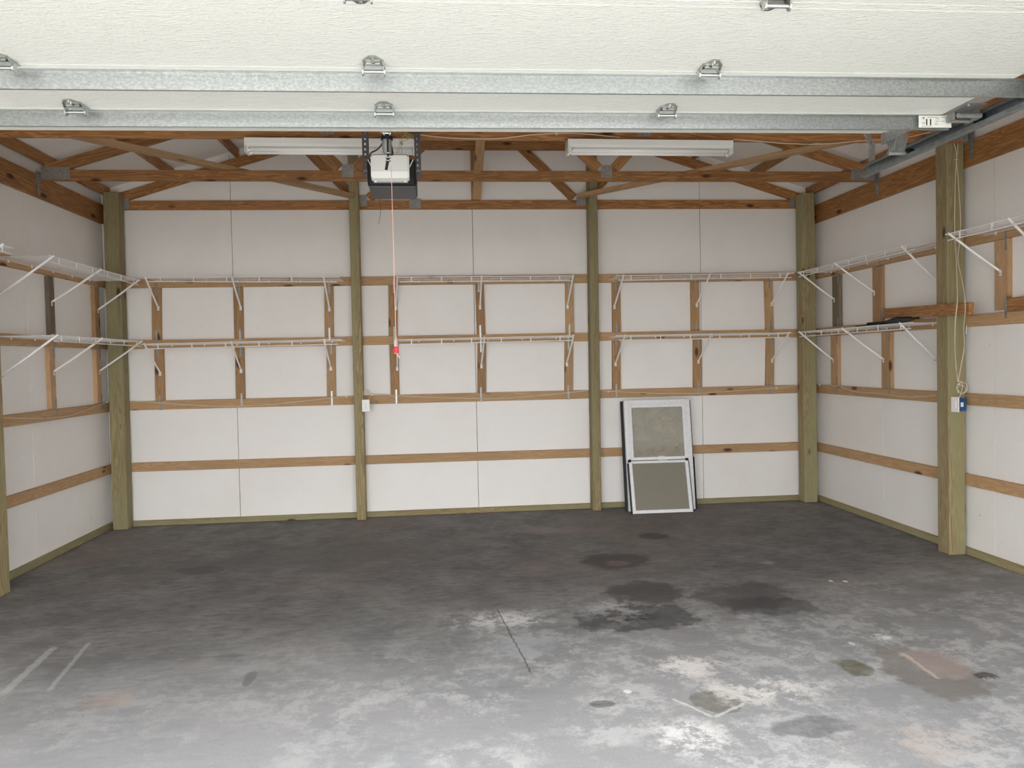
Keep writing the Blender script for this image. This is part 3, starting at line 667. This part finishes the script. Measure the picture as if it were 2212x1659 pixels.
def perf(parent, a, b, w, up, nm='perforated_strap', mat='dull_steel', angle=True, n=None):
    """flat strap with a line of real holes: built from cells around each hole"""
    a, b = Vector(a), Vector(b); d = b-a; L = d.length; M = frame(a, d, up); k = B(); n = n or max(2, int(L/.035)); hw = w/2; t = .003; hole = .0052
    for i in range(n):
        x0, x1 = i*L/n, (i+1)*L/n; xm = (x0+x1)/2; hl = min((x1-x0)*.26, .0075)
        k.box(((x0+xm-hl)/2, 0, 0), (xm-hl-x0, w, t), M); k.box(((xm+hl+x1)/2, 0, 0), (x1-xm-hl, w, t), M)
        for s in (-1, 1): k.box((xm, s*(hole+hw)/2, 0), (2*hl, hw-hole, t), M)
    if angle: k.box((L/2, hw, w*.45), (L, t, w*.9), M)
    return k.build(nm, mat, parent)
hy = ya-.03
perf(t, (TX+.012, hy, TZ-.02), (TX+.012, hy, TZ+.15), .034, (1, 0, 0), mat='galvanised'); perf(t, (TX+.012, hy+.003, TZ+.14), (TX-.035, hy+.003, TZ+.245), .034, (1, 0, 0), mat='galvanised', angle=False); perf(t, (TX-.035, hy+.006, TZ+.235), (TX-.035, -3.80, 3.17), .034, (1, 0, 0), mat='galvanised', angle=False)
for z in (.0, .145): 
    k = B(); k.cyl((TX+.012, hy-.002, TZ+z), (TX+.012, hy-.012, TZ+z), .008, 6); k.build('bolt', 'bright_steel', t)

# the door hangs very slightly out of square
pv = Vector((3.1, -4.8, 0)); RZ = Matrix.Translation(pv) @ Matrix.Rotation(-.011, 4, 'Z') @ Matrix.Translation(-pv)
door.matrix_basis = RZ @ door.matrix_basis
# ---------------------------------------------------------------- opener
t = thing('door_opener', (3.08, -3.2, 2.64), 'black garage door opener motor with white lamp cover hanging from perforated straps', 'door opener')
x0, x1 = 2.937, 3.222; xo = (x0+x1)/2
k = B(); k.lohi((x0, -3.40, 2.637), (x1, -3.05, 2.797), .012); k.build('motor_housing', 'black_plastic', t)
k = B(); k.lohi((x0+.006, -3.396, 2.631), (x1-.006, -3.054, 2.639), .002); k.build('bottom_pan', 'dark_grey_metal', t)
k = B(); cx0, cx1 = x0+.028, x1-.036
pr = [(-3.40, 2.812), (-3.475, 2.806), (-3.490, 2.795), (-3.494, 2.700), (-3.482, 2.664), (-3.44, 2.652), (-3.40, 2.655)]
Mx = frame(((cx0+cx1)/2, 0, 0), (0, 1, 0), (0, 0, 1)); k.prism(pr, Mx, cx1-cx0)
bmesh.ops.bevel(k.bm, geom=[e for e in k.bm.edges if abs(e.verts[0].co.x-e.verts[1].co.x) < 1e-4], offset=.010, segments=2, affect='EDGES')
k.build('lamp_cover', 'lens_plastic', t)
k = B()
for xx in (cx0+.025, cx1-.025): k.lohi((xx-.005, -3.46, 2.645), (xx+.005, -3.45, 2.655))
for s, xx in ((-1, cx0), (1, cx1)): k.bar((xx, -3.41, 2.745), (xx+s*.022, -3.402, 2.790), .012, .006, (0, 1, 0))
k.build('cover_tab', 'white_plastic', t)
for s, xx in ((-1, x0-.012), (1, x1+.012)):
    perf(t, (xx, -3.36, 2.69), (xx, -3.74, 3.17) if 0 else (xx, -3.36, 3.10), .036, (1, 0, 0), nm='hanging_strap', n=13, mat='dark_grey_metal')
    perf(t, (xx, -3.36, 3.08), (xx, -3.72, 3.17), .03, (1, 0, 0), nm='hanging_strap', n=9, mat='dark_grey_metal')
    k = B(); k.cyl((xx-.016, -3.362, 2.735), (xx+.016, -3.362, 2.735), .006, 6); k.box((xx-s*.005, -3.34, 2.735), (.03, .02, .02)); k.build('bolt', 'bright_steel', t)
k = B(); k.lohi((xo-.016, -7.15, 2.792), (xo+.016, -3.40, 2.796)); k.lohi((xo-.003, -7.15, 2.796), (xo+.003, -3.40, 2.824)); k.lohi((xo-.016, -7.15, 2.822), (xo+.016, -3.40, 2.826)); k.build('drive_rail', 'black_plastic', t)
xt = at(838, 320, 'y', -4.18).x
k = B(); k.lohi((xt-.020, -4.24, 2.72), (xt+.020, -4.14, 2.79), .004); k.build('trolley', 'black_plastic', t)
k = B(); k.cyl((xt-.004, -4.19, 2.617), (xt-.004, -4.19, 2.685), .021, 20, .025); k.build('trolley_cup', 'galvanised', t)
k = B(); k.cyl((xt-.004, -4.19, 2.68), (xt-.004, -4.19, 2.70), .029, 20); k.build('cup_collar', 'black_plastic', t)
k = B()
for s in (-1, 1): k.bar((xt+s*.014, -4.36, 2.705), (xt+s*.012, -4.235, 2.70), .004, .012, (1, 0, 0)); k.bar((xt+s*.014, -4.235, 2.755), (xt+s*.014, -4.235, 2.690), .006, .006, (1, 0, 0))
k.cyl((xt-.02, -4.24, 2.70), (xt+.02, -4.24, 2.70), .005, 8)
k.prism([(-.032, -.008), (.032, -.008), (.022, .012), (-.022, .012)], frame((xt, -4.352, 2.672+.004), (1, 0, 0), (0, 1, 0)), .006)
k.build('door_arm', 'bright_steel', t)
k = B(); k.bar((xt+.002, -4.225, 2.70), (xt+.002, -4.225, 2.565), .009, .006, (1, 0, 0)); k.bar((xt+.002, -4.225, 2.58), (xt-.008, -4.235, 2.525), .013, .006, (1, 0, 0)); k.build('release_lever', 'black_plastic', t)
k = B()
for z in (2.607, 2.585, 2.57): k.tube([(xt+.002+.012*math.cos(a/10*6.283), -4.225+.012*math.sin(a/10*6.283), z) for a in range(10)], .0025, 5, True)
k.build('spring', 'bright_steel', t)
e0 = at(845, 358, 'y', -4.235); e1 = at(856, 750, 'y', -4.235)
k = B(); k.tube(spline([at(798, 338, 'y', -3.5), at(802, 330, 'y', -3.6), at(815, 323, 'y', -3.8), at(826, 310, 'y', -4.0), at(829, 296, 'y', -4.1)]), .0045, 6); k.build('black_cable', 'black_plastic', t)
k = B(); k.tube(spline([at(819, 429, 'y', -3.1), at(822.5, 450, 'y', -3.1), at(821, 465, 'y', -3.1), at(818, 485, 'y', -3.1)]), .0012, 5); k.build('antenna_wire', 'black_plastic', t)
t = thing('release_cord', e0, 'pinkish red pull cord with a red handle hanging from the opener trolley', 'pull cord')
k = B(); k.tube(spline([e0, e0.lerp(e1, .5), e1], 4), .0018, 6); k.build('cord', 'red_cord', t)
k = B(); h0 = e1+Vector((0, 0, .003)); k.cyl(h0, h0-Vector((0, 0, .022)), .010, 12, .012); k.cyl(h0-Vector((0, 0, .022)), h0-Vector((0, 0, .032)), .012, 12, .007); k.build('handle', 'red_handle', t, None, True)
k = B(); k.tube([h0-Vector((0, 0, .03)), h0+Vector((.006, 0, -.045)), h0+Vector((.016, 0, -.056))], .0028, 6); k.build('knot_tail', 'red_cord', t)
# coil of thin wires beside the opener
wy = -3.32
t = thing('wire_bundle', at(880, 292, 'y', wy), 'tangle of thin yellowish low-voltage wires above the right side of the opener', 'wires')
k = B()
knot = at(867, 309, 'y', wy)
for i in range(5):
    c = at(876+i*3, 296-i*1.0, 'y', wy); pts = []
    for a in range(16):
        an = a/16*6.283; pts.append(c+Vector(((.022+.004*i)*math.cos(an), .006*math.sin(an*2+i), (.020-.002*i)*math.sin(an)+.012*math.cos(an+i))))
    k.tube(pts, .0013, 4, True)
for px, py, qx, qy in ((851, 284, 864, 306), (864, 306, 853, 339), (866, 308, 857, 339), (867, 309, 866, 338), (868, 307, 905, 292), (862, 286, 868, 306)):
    a, b = at(px, py, 'y', wy), at(qx, qy, 'y', wy); k.tube(spline([a, a.lerp(b, .5)+Vector((.004, 0, .004)), b], 4), .0014, 4)
k.cyl(knot+Vector((-.006, 0, .008)), knot+Vector((.006, 0, -.010)), .007, 8)
k.build('wires', 'yellow_wire', t)

# ---------------------------------------------------------------- fluorescent fixtures
def fixture(px0, px1, pt, lab):
    y0 = -2.62; a = at(px0, pt[0], 'y', y0); b = at(px1, pt[1], 'y', y0); L = (b-a).length; u = (b-a)/L
    t = thing('fluorescent_fixture', (a+b)/2, lab, 'light fixture', 'fluorescent light fixtures under the truss')
    M = frame(a, u, (0, 1, 0)); up = 1 if M.col[2].z > 0 else -1
    f = lambda x, y, z: M @ Vector((x, y, z*up))
    k = B()
    hs = [(0, -.002), (0, -.040), (.035, -.056), (.085, -.056), (.12, -.040), (.12, -.002)]
    k.prism([(y, z*up) for y, z in hs], M @ Matrix(((0, 0, 1, L/2), (1, 0, 0, 0), (0, 1, 0, 0), (0, 0, 0, 1))), L)
    k.build('housing', 'white_enamel', t)
    for e in (0, 1):
        x0 = 0 if e == 0 else L-.004; k = B()
        k.prism([(0, 0), (.12, 0), (.122, -.045*up), (.115, -.098*up), (.005, -.098*up), (-.002, -.045*up)], M @ Matrix(((0, 0, 1, x0+.002), (1, 0, 0, 0), (0, 1, 0, 0), (0, 0, 0, 1))), .004)
        cap = k.build('end_cap', 'white_enamel', t)
        for yy in (.026, .094):
            k = B(); k.box((.02 if e == 0 else L-.02, yy, -.074*up), (.022, .020, .040), M, .003); k.build('lamp_holder', 'white_enamel', cap)
    for yy in (.026, .094):
        k = B(); k.cyl(f(.032, yy, -.076), f(L-.032, yy, -.076), .0165, 14); o = k.build('tube', 'tube_glass', t, None, True)
        for x in (.026, L-.036):
            k = B(); k.cyl(f(x, yy, -.076), f(x+.010, yy, -.076), .0172, 14); k.build('tube_cap', 'bright_steel', o)
    for x in (.25, L-.25):
        k = B(); k.cyl(f(x, .06, -.004), Vector(f(x, .06, 0))+Vector((0, .0, .02)), .004, 6); k.build('mounting_screw', 'bright_steel', t)
fixture(527, 900, (296, 299), 'white two-tube fluorescent fixture behind the opener')
fixture(1227, 1584, (299, 302.5), 'white two-tube fluorescent fixture right of the opener')

# ---------------------------------------------------------------- cables
def cable(lab, pts, r=.0035, mat='cream_cable', name='electrical_cable', grp='cream electrical cables', staples=()):
    t = thing(name, pts[0], lab, 'cable', grp); k = B(); k.tube(spline(pts, 6), r, 6); k.build('cable', mat, t)
    for s in staples: k = B(); k.box(s, (.012, .012, .02), None, .002); k.build('staple', 'white_plastic', t)
    return t
yc = -G-.005
P = lambda l, ax, v: [at(x, y, ax, v) for x, y in l]
cable('cream cable on the left wall girt, sagging then rising to the corner', P([(-60, 899), (0, 902), (60, 903.5), (110, 903), (150, 898), (190, 884), (231, 869)], 'x', XL+G+.005), staples=P([(231, 869)], 'x', XL+G+.006))
cable('cream cable along the back wall girt, left bay', P([(284, 866.5), (330, 869), (400, 874), (480, 877.5), (570, 875), (660, 866), (720, 858.5), (764, 855)], 'y', yc), staples=P([(748, 857)], 'y', yc))
cable('cream cable along the back wall girt, middle bay', P([(800, 851), (835, 852.5), (905, 857), (1000, 860), (1080, 861), (1180, 853), (1270, 843.5)], 'y', yc), staples=P([(803, 853)], 'y', yc))
cable('cream cable along the back wall girt, right bay', P([(1296, 842), (1314, 845), (1380, 848), (1440, 850), (1530, 848.5), (1620, 842), (1677, 837), (1727, 831.5)], 'y', yc), staples=P([(1314, 846), (1677, 838)], 'y', yc))
cable('cream cable drooping along the right wall girt to the post', P([(1768, 831), (1790, 832), (1815, 835), (1845, 846), (1900, 850), (1950, 857), (1985, 857), (2027, 854)], 'x', XR-G-.005), staples=P([(1770, 831.5), (2027, 854)], 'x', XR-G-.006))
cable('white cable strung along the truss from opener to right light', P([(905, 291), (960, 297), (1030, 300), (1090, 298), (1150, 291), (1210, 288), (1270, 290), (1340, 297)], 'y', -2.56), staples=P([(1202, 289)], 'y', -2.53))
cable('white cable along the truss right of the second light', P([(1585, 301), (1640, 305), (1700, 310), (1780, 311), (1860, 304), (1950, 298), (2010, 285)], 'y', -2.53), grp='cream electrical cables')
yp = -2.47
def drape(l, dy=0):     # hangs down the post and over the end of the nailed board
    o = []
    for x, y in l:
        k_ = 0 if y < 560 or y > 780 else (1 if 630 < y < 700 else (.55 if 590 < y <= 630 or 700 <= y < 745 else .1))
        o.append(at(x, y, 'y', yp+dy-.32*k_))
    return o
c1_ = drape([(2052, 292), (2060, 308), (2065, 325), (2066, 345), (2064, 380), (2062.5, 440), (2062.5, 500), (2065, 545), (2067, 600), (2068, 650), (2064, 690), (2062.5, 740), (2065, 790), (2069, 825)])
c2_ = drape([(2063, 288), (2068, 305), (2069, 325), (2066.5, 345), (2069, 380), (2072.5, 430), (2075, 480), (2072, 530), (2069, 560), (2077, 600), (2084, 640), (2085, 675), (2082, 710), (2083, 750), (2076, 790), (2070, 825)], -.004)
t = cable('pair of cream cables hanging down the right wall post into a loose coil', c1_, .0036)
k = B(); k.tube(spline(c2_, 6), .0036, 6); k.build('cable', 'cream_cable', t)
k = B(); k.box(at(2066, 345, 'y', yp-.004), (.02, .014, .007), None, .002); k.build('staple', 'white_plastic', t)
for cx, cy, rx, ry, dy in ((2077, 841, 9, 9, .008), (2078, 838, 11.5, 12, .014)):
    k = B(); k.tube([at(cx+rx*math.cos(a/18*6.283), cy+ry*math.sin(a/18*6.283), 'y', yp-dy-.004*math.sin(a)) for a in range(18)], .0036, 6, True); k.build('coil', 'cream_cable', t)
k = B(); k.tube(spline(P([(2070, 825), (2076, 824), (2079, 834), (2077, 845), (2073, 857), (2069, 860)], 'y', yp-.012)), .0036, 6); k.build('cable', 'cream_cable', t)
k = B(); k.box(at(2070.5, 846, 'y', yp-.012), (.010, .010, .022), None, .002); k.box(at(2071, 830, 'y', yp-.01), (.022, .01, .008), None, .002); k.build('wire_nut', 'white_plastic', t)
cable('short pale wire end hanging beside the cable post on the right wall', P([(2088, 702), (2087.5, 712), (2087, 721)], 'y', -2.47), .0028, 'white_plastic', 'wire_end')

# ---------------------------------------------------------------- boxes
def ring(k, c, M, rx, ry, t, col=None): pass
c = at(790, 876.5, 'y', -.235)
t = thing('electrical_outlet', c, 'white duplex outlet on the edge of the left slim back post', 'outlet')
k = B(); k.box((c.x, -.198, c.z), (.062, .04, .105), None, .004); k.build('back_box', 'white_plastic', t)
M = frame((c.x, -.222, c.z), (1, 0, 0), (0, 0, 1)); k = B(); k.box((0, 0, 0), (.078, .122, .007), M, .003); k.build('cover_plate', 'white_plastic', t)
for dz in (.021, -.021):
    k = B(); k.prism([(.0165*math.cos(a), dz+.0145*math.sin(a)) for a in [i/20*6.283 for i in range(20)]], M @ Matrix.Translation((0, 0, .0045)), .003)
    s = k.build('socket', 'white_enamel', t)
    k = B()
    for dx, h in ((-.0065, .008), (.0065, .0095)): k.box((dx, dz+.003, .0062), (.0022, h, .001), M)
    k.cyl(M @ Vector((0, dz-.0075, .0058)), M @ Vector((0, dz-.0075, .0068)), .0024, 8); k.build('slot', 'ink', s)
k = B(); k.cyl(M @ Vector((0, 0, .003)), M @ Vector((0, 0, .006)), .003, 8); k.build('screw', 'dull_steel', t)
for r_, lab in ((10.0, 'a'), (7.5, 'b')):
    pts = [at(792+(r_-1)*math.cos(math.radians(a))*.9-(.0), 853-(r_+2)*math.sin(math.radians(a)), 'y', -.14-.001*a*.3) for a in range(180, -1, -15)]+[at(797, 862, 'y', -.195)]
    k = B(); k.tube(pts, .003, 6); k.build('feed_cable', 'cream_cable', t)
c = at(2059, 874, 'y', -2.50)
M = frame((7.275, -2.505, c.z), (math.sin(math.radians(8)), -math.cos(math.radians(8)), 0), (0, 0, 1)); zs_ = 1 if M.col[2].x < 0 else -1
t = thing('switch_box', (7.30, -2.49, c.z), 'blue electrical box with white cover plate on the right wall post', 'electrical box')
k = B(); k.box((0, 0, -zs_*.036), (.056, .098, .070), M, .003); k.build('box', 'blue_plastic', t)
k = B(); k.box((-.005, 0, zs_*.003), (.078, .118, .006), M, .003); k.build('cover_plate', 'white_plastic', t)
k = B(); k.box((.004, 0, zs_*.008), (.011, .055, .006), M, .001); k.build('toggle', 'white_enamel', t)
k = B(); k.box((.0288, .0, -zs_*.028), (.0012, .034, .026), M, 0); k.build('sticker', 'paper', t)

# ---------------------------------------------------------------- leaning window
def fr(k, M, x0, x1, z0, z1, w, d, y=0, wb=None, wt=None):
    """rectangular frame in the local xz plane of M"""
    wb = wb or w; wt = wt or w
    k.box(((x0+x0+w)/2, (z0+z1)/2, y), (w, z1-z0, d), M, .003); k.box(((x1+x1-w)/2, (z0+z1)/2, y), (w, z1-z0, d), M, .003)
    k.box(((x0+x1)/2, z0+wb/2, y), (x1-x0-2*w, wb, d), M, .002); k.box(((x0+x1)/2, z1-wt/2, y), (x1-x0-2*w, wt, d), M, .002)
BL = at(1357.8, 1106, 'z', 0.0); TL = at(1334.2, 866, 'y', -.14)
Wd = .705; Hh = (TL-BL).length
M = frame(BL, (1, -.012, 0), (0, TL.y-BL.y, TL.z-BL.z)); o_ = 1 if (M.col[2].y < 0) else -1   # +z local*o_ faces the room
MM = M @ Matrix.Diagonal((1, 1, o_, 1))
t = thing('window_unit', BL+Vector((.35, 0, 0)), 'white framed double hung window leaning against the back wall', 'window')
k = B(); fr(k, MM, 0, Wd, .005, Hh, .045, .045, .0); fr(k, MM, .030, Wd-.03, .02, Hh-.02, .028, .05, -.006); k.build('outer_frame', 'vinyl', t)
k = B(); fr(k, MM, .052, Wd-.052, Hh*.455, Hh-.045, .030, .028, .002, wb=.032, wt=.035); sash = k.build('upper_sash', 'vinyl', t)
k = B(); k.box((Wd/2, (Hh*.455+.03+Hh-.075)/2, .0), (Wd-.164, Hh*.545-.10, .004), MM); k.build('glass', 'dusty_glass', sash)
k = B(); k.box((Wd/2+.02, Hh*.455+.034, .02), (.07, .012, .012), MM, .003); k.box((Wd/2+.03, Hh*.455-.006, .025), (.10, .014, .012), MM, .003); k.build('sash_lock', 'white_enamel', t)
k = B(); k.box((Wd/2, Hh*.455-.014, .008), (Wd-.12, .018, .03), MM); k.build('gasket', 'black_plastic', t)
# lower sash swung forward at the bottom
sb = at(1366, 1110, 'z', .0); sb2 = at(1498, 1105, 'z', 0); top = MM @ Vector((.055, Hh*.445, .045))
sb.y = sb2.y = (sb.y+sb2.y)/2-.02; SW = .625
u2 = Vector((1, -.02, 0)); Ms = frame(Vector((sb.x-.002, sb.y, .002)), u2, (top.x-sb.x-.0, top.y-sb.y, top.z)); Hs = (top-sb).length
o2 = 1 if Ms.col[2].y < 0 else -1; Ms = Ms @ Matrix.Diagonal((1, 1, o2, 1))
k = B(); fr(k, Ms, 0, SW, 0, Hs-.0, .034, .03, 0, wb=.034, wt=.026); ls = k.build('lower_sash', 'vinyl', t)
k = B(); k.box((SW/2, Hs/2+.004, -.002), (SW-.066, Hs-.056, .004), Ms); k.build('glass', 'grimy_glass', ls)
k = B(); k.box((-.008, Hs/2-.01, -.006), (.012, Hs-.02, .02), Ms); k.box((SW+.006, Hs/2, -.006), (.008, Hs-.02, .018), Ms); k.box((SW/2, -.003+.004, -.012), (SW, .006, .02), Ms)
for x in (.010, SW-.012): k.box((x, Hs+.002, .006), (.034, .03, .03), Ms, .008)
k.build('edge_gasket', 'black_plastic', ls)
t = thing('window_unit', BL+Vector((.35, .05, 0)), 'black framed window behind the white one, only its edges showing', 'window')
MB = frame(BL+Vector((-.019, .054, 0)), (1, -.012, 0), (-.004, TL.y-BL.y+.004, TL.z-BL.z)) @ Matrix.Diagonal((1, 1, o_, 1))
k = B(); fr(k, MB, 0, Wd+.047, .0, Hh-.015, .05, .03); k.box((Wd+.044, .27, 0), (.025, .54, .03), MB, .002); k.build('frame', 'black_plastic', t)
